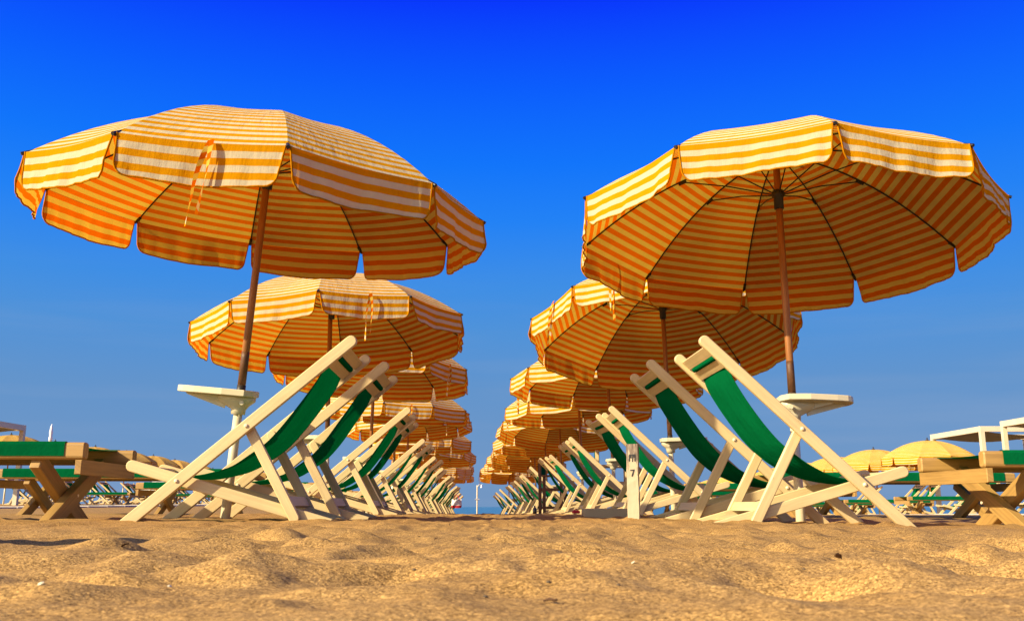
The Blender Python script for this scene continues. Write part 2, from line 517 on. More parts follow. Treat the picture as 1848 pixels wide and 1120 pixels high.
def ground(x, y):
    x = np.asarray(x, float); y = np.asarray(y, float)
    r = np.hypot(x, y)
    amp = sstep(.12, 1.1, r) * (1 - .75 * sstep(7, 16, r)) * sstep(-12, 0, y + 12)
    z = ground_mean(x, y)
    n = .0045 * vnoise(x, y, .62, 3.3, 9.1) + .0066 * vnoise(x, y, .23, 51.2, 7.7) + .0058 * vnoise(x, y, .125, 17.9, 71.3)
    n = n + .0060 * vnoise(x, y, .058, 80.1, 33.3) + .0030 * vnoise(x, y, .029, 8.8, 120.4) + .0012 * vnoise(x, y, .0145, 41., 66.)
    n = n - .0060 * np.abs(vnoise(x, y, .085, 5.5, 61.7)) + .0030
    sel = np.nonzero((r < 9) & (y > -.5)); X_, Y_ = x[sel], y[sel]; acc = np.zeros_like(X_)
    for px, py, s, asp, an, dep in PITS:
        near = np.nonzero((np.abs(X_ - px) < 3.4 * s * max(1, asp)) & (np.abs(Y_ - py) < 3.4 * s * max(1, asp)))[0]
        if not len(near): continue
        dx, dy = X_[near] - px, Y_[near] - py
        u = (dx * math.cos(an) + dy * math.sin(an)) / (s * asp); w = (-dx * math.sin(an) + dy * math.cos(an)) / s
        q = u * u + w * w
        acc[near] -= dep * (np.exp(-q) - .5 * np.exp(-((np.sqrt(q) - 1.55) / .5) ** 2))
    n = np.array(n); n[sel] += acc
    z = z + amp * n
    for px, py, s, h in MOUNDS:
        z = z + h * np.exp(-((x - px) ** 2 + (y - py) ** 2) / (s * s))
    # keep the lens clear of the sand
    return z

def axis_pts(n, near, far, k):
    t = np.linspace(-1, 1, n)
    return near * np.sinh(k * t) * far / (near * np.sinh(k))
NX, NY = 520, 640
tx = np.linspace(-1, 1, NX); ty = np.linspace(-.35, 1, NY)
gx = 130 * np.sinh(7.6 * tx) / math.sinh(7.6)
gy = 62 * np.sinh(6.4 * ty) / math.sinh(6.4)
GX, GY = np.meshgrid(gx, gy, indexing='ij')
GX = GX * (1 + .0 * GY)
GZ = ground(GX, GY)
mb = MB()
me = bpy.data.meshes.new('sand')
V = np.stack([GX, GY, GZ], -1).reshape(-1, 3)
ii, jj = np.meshgrid(np.arange(NX - 1), np.arange(NY - 1), indexing='ij')
F = np.stack([ii * NY + jj, (ii + 1) * NY + jj, (ii + 1) * NY + jj + 1, ii * NY + jj + 1], -1).reshape(-1, 4)
me.vertices.add(len(V)); me.vertices.foreach_set('co', V.ravel())
me.loops.add(F.size); me.loops.foreach_set('vertex_index', F.ravel())
me.polygons.add(len(F)); me.polygons.foreach_set('loop_start', np.arange(len(F)) * 4)
me.polygons.foreach_set('use_smooth', np.ones(len(F), bool))
me.update(calc_edges=True)
me.materials.append(M['sand'])
structure('sand', me)
def gz(x, y): return float(ground(np.array([x]), np.array([y]))[0])

mb = MB()
mb.add([(-9000, 30, -1.3), (9000, 30, -1.3), (9000, 15000, -1.3), (-9000, 15000, -1.3)], [(0, 1, 2, 3)])
structure('sea', mb.mesh('sea', [M['sea']]))

def walkway(x0, x1, y0, y1):
    m = MB(); n = int((y1 - y0) / .8)
    for i in range(n):
        ya = y0 + i * .8; z = float(ground_mean((x0 + x1) / 2, ya + .4)) + random.uniform(0, .006)
        m.box(x0, x1, ya + .01, ya + .785, z - .08, z + .012, .006)
    structure('walkway', m.mesh('walkway', [M['concrete']]))
walkway(-8.6, -7.4, 8, 44)
walkway(5.6, 6.8, 8, 40)

# ------------------------------------------------------------------ umbrella meshes
RU, HU, NP_ = 1.1, .42, 10
A0 = 2 * math.pi / NP_
def prof(s): return HU * (1 - s ** 2.1)
def corner(k): return np.array([math.cos(k * A0), math.sin(k * A0)]) * RU
arc = lambda s: (1 - s) * RU * math.cos(A0 / 2) + 0
SS = np.concatenate([[.02, .06], np.linspace(.12, 1, 12)])
# arc length along the mid profile, measured up from the rim
_s = np.linspace(0, 1, 400); _l = np.concatenate([[0], np.cumsum(np.hypot(np.diff(_s) * RU * .951, np.diff(prof(_s))))])
def arclen(s): return float(_l[-1] - np.interp(s, _s, _l))
def canopy_mesh(mat, seed):
    r_ = np.random.default_rng(seed); m = MB()
    for k in range(NP_):
        a, b = corner(k), corner(k + 1)
        us = np.linspace(0, 1, 9); P = []; U = []
        ph = r_.uniform(0, 6)
        for s in SS:
            row = []; ur = []
            for u in us:
                p = (a * (1 - u) + b * u) * s
                sag = math.sin(math.pi * u)
                z = prof(s) - .004 * sag * math.sin(math.pi * min(s * 1.05, 1)) - .010 * sag * s ** 3
                z += .006 * sag * math.sin(5 * s + ph + 4 * u) * s * (1 - s)
                p = p * (1 - .010 * sag * s)
                row.append((p[0], p[1], z)); ur.append((u, -arclen(s)))
            P.append(row); U.append(ur)
        m.grid(P, 0, U)
    return m.mesh('canopy', [mat], True)
LV = .172
def valance_mesh(mat, pip, seed, strap=False):
    r_ = np.random.default_rng(seed); m = MB()
    a, b = corner(0), corner(1)
    mid = (a + b) / 2; out = mid / np.linalg.norm(mid); t = (b - a) / np.linalg.norm(b - a); W = np.linalg.norm(b - a)
    nu, nv = 34, 8; g = .009; rr = .055
    ph = r_.uniform(0, 6, 6); am = r_.uniform(.3, 1, 6)
    us = np.linspace(0, 1, nu); us = .5 - .5 * np.cos(np.pi * us) * (.55 + .45 * np.abs(np.cos(np.pi * us)) ** .5)
    us = (us - us[0]) / (us[-1] - us[0])
    P = np.zeros((nu, nv, 3)); U = np.zeros((nu, nv, 2))
    for i, u in enumerate(us):
        d = min(u, 1 - u) * (W - 2 * g)
        L = LV - (rr - math.sqrt(max(rr * rr - (rr - min(d, rr)) ** 2, 0)))
        L += .004 * math.sin(7 * u + ph[0])
        sag = math.sin(math.pi * u)
        for j in range(nv):
            v = j / (nv - 1)
            inset = .012 * v * (1 if u > .5 else -1) * (abs(u - .5) * 2) ** 6
            x = g + u * (W - 2 * g) - inset
            wav = v ** .7 * (.013 * am[0] * math.sin(9 * u + ph[1]) + .007 * am[1] * math.sin(19 * u + ph[2] + v) + .0055 * am[2] * math.sin(37 * u + ph[3] + 2 * v) + .0032 * am[3] * math.sin(71 * u + ph[4]))
            wav += .05 * am[4] * v * v * max(0, abs(u - .5) * 2 - .8) * (1 if r_.random() < 2 else 0) * (-1 if ph[5] > 3.5 else .6)
            off = .0016 + .012 * v + wav
            p = a + t * x - out * (.010 * sag * RU) + out * off
            P[i, j] = (p[0], p[1], .0035 * (1 - v) - .010 * sag - L * v)
            U[i, j] = (u, L * v)
    m.grid(P[::-1], 0, U[::-1])
    path = [P[0, j] for j in range(nv)] + [P[i, -1] for i in range(1, nu - 1)] + [P[-1, j] for j in reversed(range(nv))]
    m.tube(path, .0042, 5, 1, False, up=(out[0], out[1], 0))
    return m.mesh('valance', [mat, pip], True)
def rib_mesh():
    m = MB(); c = corner(0); pts = []
    for s in np.linspace(.02, 1.0, 14):
        pts.append((c[0] * s, c[1] * s, prof(s) - .009))
    m.tube(pts, .0042, 6)
    m.tube([(c[0] * .965, 0, prof(.965) - .012), (c[0] * 1.012, 0, -.006)], [.009, .008], 8)
    s = .47
    m.tube([(c[0] * (s - .02), 0, prof(s) - .014), (c[0] * (s + .02), 0, prof(s) - .028)], .008, 6)
    return m.mesh('rib', [M['black']])
SL = .17
def strut_mesh():
    m = MB(); s = .47
    m.tube([(.026, 0, SL), (RU * s * .5 + .01, 0, (SL + prof(s)) / 2 + .004), (RU * s, 0, prof(s) - .016)], .0036, 6)
    return m.mesh('strut', [M['black']])
def strap_mesh():
    m = MB(); a, b = corner(0), corner(1)
    mid = a * .44 + b * .56; out = (a + b) / 2; out /= np.linalg.norm(out); t = (b - a) / np.linalg.norm(b - a)
    for side, Ln, sp in ((-1, .36, .030), (1, .31, .016)):
        P = []; U = []
        for j in range(16):
            v = j / 15
            lat = side * sp * math.sin(min(v * 1.5, 1) * math.pi * .62) * .9 - .03 * v
            tw = 2.2 * v * side
            w = .0115 * (1 - .35 * v)
            row = []; ur = []
            for q in (-1, 1):
                p = mid + t * (lat + q * w * math.cos(tw)) + out * (.013 * min(1, v * 5) ** .5 + .012 * v + .004 + q * w * math.sin(tw))
                row.append((p[0], p[1], .004 - Ln * v)); ur.append((0, (v * Ln + q * .006)))
            P.append(row); U.append(ur)
        m.grid(P, 0, U)
    return m.mesh('tie_strap', [M['stripe']])
def lathe(prof_, n=16, mat=None, name='x'):
    m = MB()
    P = [[(r * math.cos(k * 2 * math.pi / n), r * math.sin(k * 2 * math.pi / n), z) for (r, z) in prof_] for k in range(n)]
    m.grid(P, 0, None, True, True)
    return m.mesh(name, [mat])
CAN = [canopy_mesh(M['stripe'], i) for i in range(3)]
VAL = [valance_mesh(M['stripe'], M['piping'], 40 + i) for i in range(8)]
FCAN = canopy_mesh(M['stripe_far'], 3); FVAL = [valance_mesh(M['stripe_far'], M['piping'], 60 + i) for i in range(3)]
RIB, STRUT, STRAP = rib_mesh(), strut_mesh(), strap_mesh()
HUB = lathe([(.0, SL + .02), (.03, SL + .018), (.034, SL + .005), (.034, SL - .012), (.026, SL - .018), (.026, SL - .085), (.0, SL - .09)], 14, M['black'], 'slider')
CROWN = lathe([(.0, HU + .075), (.012, HU + .072), (.018, HU + .055), (.012, HU + .035), (.03, HU + .022), (.055, HU + .004), (.055, HU - .012), (.0, HU - .016)], 14, M['black'], 'finial')
POLE = lathe([(.0, 1), (.0185, 1), (.0185, .5), (.019, 0), (.0, 0)], 14, M['pole'], 'pole')
ZT = .590                                                # height of the drinks tray
SLEEVE = lathe([(.0, ZT), (.0205, ZT), (.0225, .25), (.025, -.3), (.0, -.3)], 16, M['plastic'], 'sleeve')
TAPE = lathe([(.0, ZT + .065), (.0215, ZT + .064), (.022, ZT + .03), (.0225, ZT + .012), (.0, ZT + .012)], 14, M['tape'], 'tape')
DARK = lathe([(.0, ZT + .23), (.0192, ZT + .228), (.0198, ZT + .20), (.0202, ZT + .066), (.0, ZT + .066)], 14, M['stained'], 'dark_stub')
def tray_mesh():
    m = MB()
    ol = [(-.078, -.05), (-.078, .05), (-.045, .105), (.06, .115), (.20, .095)]
    ol += [(.235 + .07 * math.cos(t), .0 + .085 * math.sin(t)) for t in np.linspace(1.25, -1.25, 9)]
    ol += [(.20, -.095), (.06, -.115), (-.045, -.105)]
    n = len(ol); c = np.mean(ol, 0)
    def ring(f, z): return [((x - c[0]) * f + c[0], (y - c[1]) * f + c[1], z) for x, y in ol]
    rings = [ring(.97, ZT + .008), ring(1, ZT + .011), ring(1, ZT + .036), ring(.985, ZT + .039), ring(.955, ZT + .038), ring(.945, ZT + .02)]
    vs = [p for r in rings for p in r]
    fs = [(k * n + i, k * n + (i + 1) % n, (k + 1) * n + (i + 1) % n, (k + 1) * n + i) for k in range(5) for i in range(n)]
    fs += [tuple(range(n)), tuple(5 * n + i for i in reversed(range(n)))]
    m.add(vs, fs, 0, False)
    return m.mesh('tray', [M['plastic']])
def bracket_mesh():
    m = MB(); n = 16
    top = [(-.068, -.045), (-.068, 0), (-.068, .045), (-.03, .06), (.02, .066), (.07, .05), (.115, .03), (.12, 0), (.115, -.03), (.07, -.05), (.02, -.066), (-.03, -.06)]
    n = len(top)
    ang = [math.atan2(y, x - .005) for x, y in top]
    mid = [(x * .55, y * .75) for x, y in top]
    rings = [[(x, y, ZT + .009) for x, y in top], [(x * .97, y * .97, ZT - .014) for x, y in top], [(max(-.062, x * .62), y * .66, ZT - .036) for x, y in top],
             [(.036 * math.cos(t), .036 * math.sin(t), ZT - .056) for t in ang], [(.034 * math.cos(t), .034 * math.sin(t), ZT - .080) for t in ang]]
    vs = [p for r in rings for p in r]
    fs = [(k * n + i, k * n + (i + 1) % n, (k + 1) * n + (i + 1) % n, (k + 1) * n + i) for k in range(4) for i in range(n)]
    fs += [tuple(4 * n + i for i in range(n)), tuple(reversed(range(n)))]
    m.add(vs, fs, 0, True)
    m.prism([(.06, ZT + .008), (.27, ZT + .008), (.26, ZT - .002), (.07, ZT - .055)], -.005, .005, .001)
    for a in (-.6, .6):
        q = MB(); q.prism([(.06, ZT + .008), (.20, ZT + .008), (.19, ZT - .001), (.06, ZT - .03)], -.004, .004, .001)
        m.add([(x * math.cos(a * .5) - y * math.sin(a * .5), x * math.sin(a * .5) + y * math.cos(a * .5), z) for x, y, z in q.v], q.f, 0, False)
    m.tube([(-.03, -.060, ZT - .022), (-.03, -.072, ZT - .022)], .011, 12)
    m.tube([(-.03, .060, ZT - .022), (-.03, .072, ZT - .022)], .011, 12)
    return m.mesh('tray_bracket', [M['plastic']])
TRAY, BRACKET = tray_mesh(), bracket_mesh()

def frame_from(z, xh):
    z = Vector(z).normalized(); x = Vector(xh); x = (x - z * x.dot(z)).normalized(); y = z.cross(x)
    return Matrix((x, y, z)).transposed()

def umbrella(base, centre, nrm, rot, facing, label, group, full=True, canopy=None, vals=None, name='beach_umbrella', straps=(1,), seed=0, cat='umbrella'):
    base, centre, nrm = Vector(base), Vector(centre), Vector(nrm).normalized()
    apex = centre + nrm * (HU - .01)
    Rm = frame_from(apex - base, (facing, 0, 0))
    root = thing(name, label, cat, base, Rm, group)
    Wi = root.matrix_world.inverted()
    u = Vector((0, 1, 0)).cross(nrm).normalized(); v = nrm.cross(u)
    Cm = Matrix.Translation(centre) @ Matrix((u, v, nrm)).transposed().to_4x4() @ Matrix.Rotation(rot, 4, 'Z')
    C = Wi @ Cm
    L = (apex - base).length
    z0 = .40
    part('pole', POLE, root, Matrix.Translation((0, 0, z0)) @ Matrix.Diagonal((1, 1, L - z0, 1)))
    part('sleeve', SLEEVE, root)
    part('canopy', canopy or CAN[seed % 3], root, C)
    part('finial', CROWN, root, C)
    vv = vals or VAL
    for k in range(NP_):
        Rk = C @ Matrix.Rotation(k * A0, 4, 'Z')
        part('valance', vv[(k * 3 + seed * 5) % len(vv)], root, Rk)
        if full:
            part('strut', STRUT, part('rib', RIB, root, Rk))
    if full:
        part('tape_band', TAPE, root)
        part('dark_stub', DARK, root)
        part('slider', HUB, root, C)
        for k in straps:
            part('tie_strap', STRAP, root, C @ Matrix.Rotation(k * A0, 4, 'Z'))
        part('tray_bracket', BRACKET, part('tray', TRAY, root))
    return root

ORD = ['first', 'second', 'third', 'fourth', 'fifth', 'sixth', 'seventh', 'eighth', 'ninth', 'tenth', 'eleventh']
ROW, ROWR = -.0365, True
PL, PR = 3.03, 3.08                                      # spacing of the two rows
def rowx(x0, y0, y, k=None): return x0 + ROW * (y - y0) - (0 if k is None else .00042 * (y - y0) ** 2)   # the right row bends in a little

# --- left row
fitL = {0: ((-1.387, 4.66), (-1.243, 4.533, 1.483), (.073, -.067, 1), 3.796), 1: ((-1.49, 7.69), (-1.477, 7.581, 1.425), (-.056, .057, 1), 3.556),
        2: ((-1.60, 10.66), (-1.562, 10.524, 1.50), (.044, .052, 1), 3.50)}
fitR = {0: ((1.42, 4.745), (1.442, 4.866, 1.492), (.024, .099, 1), 4.023), 1: ((1.315, 7.80), (1.254, 7.66, 1.449), (.015, .22, 1), 3.901)}
tilts = [(0, 0), (0, 0), (0, 0), (.05, -.03), (-.05, .07), (.04, .02), (.08, .09), (-.04, .05), (.05, -.04), (-.06, .03), (.03, .06)]
dz = [0, 0, 0, -.02, .05, .0, -.05, .02, -.06, .05, -.02]
NL = 11
for k in range(NL):
    lab = {0: 'nearest striped yellow umbrella of the left row, its canopy leaning right over the deck chairs',
           1: 'second striped umbrella of the left row, behind the tall near deck chairs',
           2: 'third striped umbrella of the left row, half hidden under the second canopy'}.get(k, f'{ORD[k]} striped yellow umbrella back along the left row')
    if k in fitL:
        b, c, n_, r_ = fitL[k]
    else:
        y = 4.66 + PL * k; x = rowx(-1.387, 4.66, y); g = float(ground_mean(x, y))
        b, c = (x, y), (x + .07 * tilts[k][0] * 20 * .5 + random.uniform(-.03, .05), y - .05, g + 1.53 + dz[k])
        n_, r_ = (*tilts[k], 1), 3.5 + random.uniform(-.3, .3)
    umbrella((*b, float(ground_mean(*b))), c, n_, r_, -1, lab, 'striped umbrellas of the left row', seed=k, straps=(1,) if k == 0 else ((2,) if k % 2 else (3,)))
for k in range(NL):
    lab = {0: 'nearest striped yellow umbrella of the right row, its ribs and struts seen from below',
           1: 'second striped umbrella of the right row, tilted away behind the near right canopy'}.get(k, f'{ORD[k]} striped yellow umbrella back along the right row')
    if k in fitR:
        b, c, n_, r_ = fitR[k]
    else:
        y = 4.745 + PR * k; x = rowx(1.42, 4.745, y, ROWR); g = float(ground_mean(x, y))
        b, c = (x, y), (x - .03 + random.uniform(-.09, .04), y - .02, g + 1.53 - dz[k])
        n_, r_ = (-tilts[k][0] + .02, tilts[k][1] + .06, 1), 3.9 + random.uniform(-.3, .3)
    umbrella((*b, float(ground_mean(*b))), c, n_, r_, 1, lab, 'striped umbrellas of the right row', seed=k + 4, straps=(9,) if k == 1 else ((7,) if k == 0 else (8,)))

# ------------------------------------------------------------------ deck chairs
def chair_meshes(G):
    """G: profile points (x towards the sitter's feet, z up). Every part is a mesh of its own."""
    top, bolt, piv, bf, bb, pf = [np.array(p) for p in (G['top'], G['bolt'], G['piv'], G['bf'], G['bb'], G['pf'])]
    foot = np.zeros(2); out = []
    dA = (top - foot) / np.linalg.norm(top - foot); nA = np.array([dA[1], -dA[0]])      # nA points to the front / up side
    W = .275
    for sg in (-1, 1):
        y = lambda a, b: (min(sg * a, sg * b), max(sg * a, sg * b))
        m = MB(); m.prism(stadium(foot, top, .050, False, True, 8, .05, .015), *y(W, W - .026), .004); out.append(('back_rail', m.mesh('back_rail', [M['cream']])))
        m = MB(); m.prism(stadium(bb, bf, .049, False, True, 8, .05, .02), *y(.218, .196), .004); out.append(('seat_rail', m.mesh('seat_rail', [M['cream']])))
        m = MB(); m.prism(stadium(pf, bolt, .045, True, True, 8, .02, .02), *y(.245, .223), .004); out.append(('prop_leg', m.mesh('prop_leg', [M['cream']])))
        for q in (bolt, piv):
            m = MB(); m.tube([(q[0], sg * (W - .002), q[1]), (q[0], sg * (W + .004), q[1]), (q[0], sg * (W + .007), q[1])], [.0095, .0085, .004], 10)
            out.append(('bolt', m.mesh('bolt', [M['bolt']])))
    def slat(d0, d1, off, th, w=W - .026):
        a, b = top - dA * d0, top - dA * d1
        return [tuple(a + nA * (off - th / 2)), tuple(b + nA * (off - th / 2)), tuple(b + nA * (off + th / 2)), tuple(a + nA * (off + th / 2))]
    for d0, d1 in ((.030, .080), (.108, .156)):
        m = MB(); m.prism(slat(d0, d1, 0, .018), -W + .0265, W - .0265, .003); out.append(('head_slat', m.mesh('head_slat', [M['cream']])))
    m = MB(); c = top - dA * .094 - nA * .004
    m.tube([(c[0], -.205, c[1]), (c[0], -.195, c[1]), (c[0], .195, c[1]), (c[0], .205, c[1])], [.009, .0135, .0135, .009], 12)
    out.append(('sling_roll', m.mesh('sling_roll', [M['green']])))
    m = MB(); dP = (bolt - pf) / np.linalg.norm(bolt - pf); nP = np.array([dP[1], -dP[0]]); a = pf + dP * .055; b = pf + dP * .10
    m.prism([tuple(a - nP * .012), tuple(b - nP * .012), tuple(b + nP * .012), tuple(a + nP * .012)], -.2225, .2225, .003); out.append(('prop_bar', m.mesh('prop_bar', [M['cream']])))
    m = MB(); dB = (bf - bb) / np.linalg.norm(bf - bb)
    c = bf - dB * .05
    m.tube([(c[0], -.1955, c[1]), (c[0], .1955, c[1])], .016, 12)
    out.append(('front_bar', m.mesh('front_bar', [M['cream']])))
    m = MB(); c = bb + dB * .12; d_ = dB * .024; n_ = np.array([-dB[1], dB[0]]) * .011
    m.prism([tuple(c - d_ - n_), tuple(c + d_ - n_), tuple(c + d_ + n_), tuple(c - d_ + n_)], -.1955, .1955, .003); out.append(('rear_bar', m.mesh('rear_bar', [M['cream']])))
    # sling
    pts = [tuple(top - dA * .096 + nA * .006), tuple(top - dA * .108 + nA * .014), tuple(top - dA * .150 + nA * .013)] + list(G['sling'])
    pts = np.array(pts); t = np.concatenate([[0], np.cumsum(np.linalg.norm(np.diff(pts, axis=0), axis=1))])
    tt = np.linspace(0, t[-1], 60)
    def smooth(a):
        a = np.interp(tt, t, a)
        for _ in range(6): a[1:-1] = (a[:-2] + a[1:-1] * 2 + a[2:]) / 4
        return a
    X, Z = smooth(pts[:, 0]), smooth(pts[:, 1])
    slings = []
    for var in range(3):
        r_ = np.random.default_rng(var + 5); m = MB(); P = []
        ys = np.linspace(-.192, .192, 25)
        for i in range(60):
            f = i / 59; e = math.sin(math.pi * f) ** .7
            tx_ = np.array([X[min(i + 1, 59)] - X[max(i - 1, 0)], Z[min(i + 1, 59)] - Z[max(i - 1, 0)]]); tx_ /= np.linalg.norm(tx_); nn = np.array([-tx_[1], tx_[0]])
            row = []
            for yy in ys:
                q = yy / .192
                o = -.016 * e * (1 - q * q) * (1 if nn[1] > 0 else -1)
                cr = (.0022, .006, .011)[var] * e * (math.sin(7 * q + 3 * f + var) * .6 + math.sin(15 * q - 5 * f) * .35 + .25 * math.sin(31 * q + 9 * f))
                o += cr
                wd = 1.19 if f < .55 else 1.19 - .20 * min(1, (f - .55) / .2)
                row.append((X[i] + nn[0] * o, yy * wd * (1 - .02 * e), Z[i] + nn[1] * o))
            P.append(row)
        m.grid(P)
        hem = [[P[i][j] for i in range(60)] for j in (0, -1)]
        for h in hem: m.tube(h, .0024, 5, 0, True, up=(0, 1, 0))
        slings.append(m.mesh('sling', [M['green']]))
    return out, slings
GL = dict(top=(-.903, .771), bolt=(-.466, .397), piv=(-.189, .166), bf=(.026, .232), bb=(-.781, .0), pf=(-.68, .012),
          sling=[(-.775, .632), (-.70, .520), (-.62, .410), (-.547, .325), (-.40, .224), (-.245, .187), (-.10, .195), (-.01, .222)])
GR = dict(top=(-.849, .805), bolt=(-.433, .414), piv=(-.176, .1765), bf=(.028, .2345), bb=(-.80, .0), pf=(-.649, .012),
          sling=[(-.725, .655), (-.655, .535), (-.59, .440), (-.52, .355), (-.42, .275), (-.30, .215), (-.17, .190), (-.06, .205), (-.005, .226)])
CH = {'L': chair_meshes(GL), 'R': chair_meshes(GR)}
def deck_chair(kind, x, ynear, z, label, group, var, yaw=0., face=None):
    ps, sl = CH[kind]
    face = face if face is not None else (-1 if kind == 'L' else 1)
    root = thing('deck_chair', label, 'deck chair', (x, ynear + .275, z), (math.pi if face < 0 else 0) + yaw, group)
    rail = None
    for nme, me_ in ps:
        o = part(nme, me_, rail if nme == 'bolt' else root)
        if nme == 'back_rail': rail = o
    part('sling', sl[var], root)
    return root
zl0, zr0 = -.060, -.083
yaw0 = -ROW
for k in range(NL):
    for h in (0, 1):
        y = (4.0, 4.745)[h] + PL * k
        x = rowx(-1.605, 4.0, y) + (.02 if h else 0) + (random.uniform(-.05, .05) if k > 0 else 0)
        if h == 1 and k == 0: x = -1.56
        z = float(ground_mean(x + .4, y + .2)) + .006
        if k == 0: z = zl0
        pos = ('nearest' if h == 0 else 'second') if k == 0 else ('nearer' if h == 0 else 'farther')
        lab = (f'{pos} green deck chair of the left row, under the large near umbrella' if k == 0 else
               f'{pos} green deck chair of the pair under the {ORD[k]} umbrella of the left row')
        deck_chair('L', x, y, z, lab, 'green deck chairs of the left row', (0, 2)[h] if k == 0 else random.choice((0, 1, 1, 2)), yaw0 + (random.uniform(-.05, .05) if k else 0))
for k in range(NL):
    for h in (0, 1):
        y = (4.12, 4.81)[h] + PR * k
        x = rowx(1.682, 4.12, y, ROWR) - (.11 if h and k == 0 else 0) + (random.uniform(-.06, .06) if k > 0 else 0)
        z = float(ground_mean(x - .4, y + .2)) + .006
        if k == 0: z = zr0
        pos = ('nearest' if h == 0 else 'second') if k == 0 else ('nearer' if h == 0 else 'farther')
        lab = (f'{pos} green deck chair of the right row, beside the pole with the ivory tray' if k == 0 else
               f'{pos} green deck chair of the pair under the {ORD[k]} umbrella of the right row')
        deck_chair('R', x, y, z, lab, 'green deck chairs of the right row', (0, 2)[h] if k == 0 else random.choice((0, 1, 1, 2)), yaw0 + (random.uniform(-.05, .05) if k else 0))

# ------------------------------------------------------------------ sun loungers
def lounger_meshes(lx):
    out = []; LH, WY, ZT_, rw = .95, .325, .34, .05
    for sg in (-1, 1):
        m = MB()
        sec = []
        y0, y1, z0, z1 = sg * WY, sg * (WY - rw), ZT_ - .074, ZT_
        a = .014
        for cy, cz, st in ((1, 0, -90), (1, 1, 0), (0, 1, 90), (0, 0, 180)):
            for t in (0, 30, 60, 90):
                yy = (WY - a if cy else WY - rw + a) + a * math.cos(R(st + t)); zz = (z1 - a if cz else z0 + a) + a * math.sin(R(st + t))
                sec.append((sg * yy, zz))
        m.prism(sec, -LH, LH, .006, 0, 'x')
        out.append(('side_rail', m.mesh('side_rail', [M['raw']])))
    for ex in (-1, 1):
        m = MB(); x = ex * (LH - .036)
        m.box(min(x, x + ex * .03), max(x, x + ex * .03), -WY, WY, ZT_ - .138, ZT_ - .0755, .004)
        out.append(('end_board', m.mesh('end_board', [M['raw']])))
    # canvas wrapped round both rails
    m = MB(); e = .004; prof_ = []
    W1, W0 = WY + e, WY - rw - e; b, t_ = ZT_ - .060, ZT_ + e; rr = .016
    half = [(W1, b)] + [(W1, t_ - rr)] + [(W1 - rr + rr * math.cos(q), t_ - rr + rr * math.sin(q)) for q in np.linspace(.3, math.pi / 2, 5)]
    ys = np.linspace(W1 - rr, -(W1 - rr), 15)[1:-1]
    sec = half + [(yy, t_ - .014 * (1 - (yy / W1) ** 2) ** .5 * 1.0) for yy in ys] + [(-p, q) for p, q in reversed(half)]
    P = [[(x, p, q) for p, q in sec] for x in np.linspace(-LH + .085, LH - .085, 14)]
    m.grid(P); out.append(('canvas', m.mesh('canvas', [M['green']])))
    zt = ZT_ - .0755
    for ex in (-1, 1):                                   # each end stands on a pair of legs crossed over its width
        x = ex * (LH - .19)
        for q, sg in ((0, -1), (1, 1)):
            xa = x + ex * (.001 if q == 0 else -.046)
            m = MB(); m.prism(stadium((sg * (WY + .015), -.07), (-sg * (WY - .03), zt), .076, False, False), xa, xa + .045, .004, 0, 'x')
            leg = m.mesh('leg', [M['raw']]); out.append(('leg', leg))
        m = MB(); m.tube([(x + ex * .045, 0, .115), (x + ex * .050, 0, .115)], .007, 8); out.append(('bolt', m.mesh('bolt', [M['bolt']])))
        for sg in (-1, 1):
            m = MB(); xx = x - ex * .10; m.box(min(xx, LH * ex - ex * .002), max(xx, LH * ex - ex * .038), sg * (WY - .03) - .018, sg * (WY - .03) + .018, zt - .0415, zt - .001, .003)
    return out
LG = {-1: lounger_meshes(.0), 1: lounger_meshes(-.0)}
def lounger(kind, x, y, z, label, group, yaw=0.):
    root = thing('sun_lounger', label, 'sun lounger', (x, y, z), yaw, group)
    for nme, me_ in LG[kind]: part(nme, me_, root)
    return root
for k in range(8):
    y = 4.1 + .325 + PL * k; x = rowx(-1.87 - .95, 4.4, y)
    lab = 'near green sun lounger at the left edge, its bare rail end beside the first chair' if k == 0 else f'{ORD[k]} green sun lounger back from the near left one, beside the left deck chairs'
    lounger(-1, x, y, float(ground_mean(x + .6, y)) + (.0 if k == 0 else 0), lab, 'green sun loungers beside the left row', yaw0 + random.uniform(-.02, .02) * (k > 0))
for k in range(8):
    y = 4.25 + .325 + PR * k; x = rowx(2.08 + .95, 4.5, y)
    lab = 'near green sun lounger at the right edge, its round rail end by crossed wooden legs' if k == 0 else f'{ORD[k]} green sun lounger back from the near right one, beside the right deck chairs'
    lounger(1, x, y, float(ground_mean(x - .6, y)) - (.01 if k == 0 else 0), lab, 'green sun loungers beside the right row', yaw0 + random.uniform(-.02, .02) * (k > 0))

# ------------------------------------------------------------------ outer rows far to the sides
for k in range(8):
    y = 27 + 3.0 * k; x = rowx(-13.3, 0, y); g = float(ground_mean(x, y))
    umbrella((x, y, g), (x + random.uniform(-.05, .05), y, g + 1.52), (random.uniform(-.04, .04), random.uniform(-.04, .04), 1), random.uniform(0, 1), 1,
             f'{ORD[k]} small yellow far umbrella in from the left edge', 'far umbrellas beyond the left loungers', False, FCAN, FVAL, seed=k)
    for h in (0, 1):
        deck_chair('L', x + .9 + random.uniform(-.1, .1), y - .3 + .85 * h, float(ground_mean(x + .4, y + h)), f'{("nearer", "farther")[h]} far green deck chair beside the {ORD[k]} far umbrella in from left',
                   'far deck chairs beyond the left loungers', 0, random.uniform(-.06, .06), 1)
    if k < 7:
        lounger(-1, x + 2.6, y + .3, float(ground_mean(x + 2.6, y)), f'far green sun lounger before the {ORD[k]} far umbrella in from left', 'far sun loungers on the left')
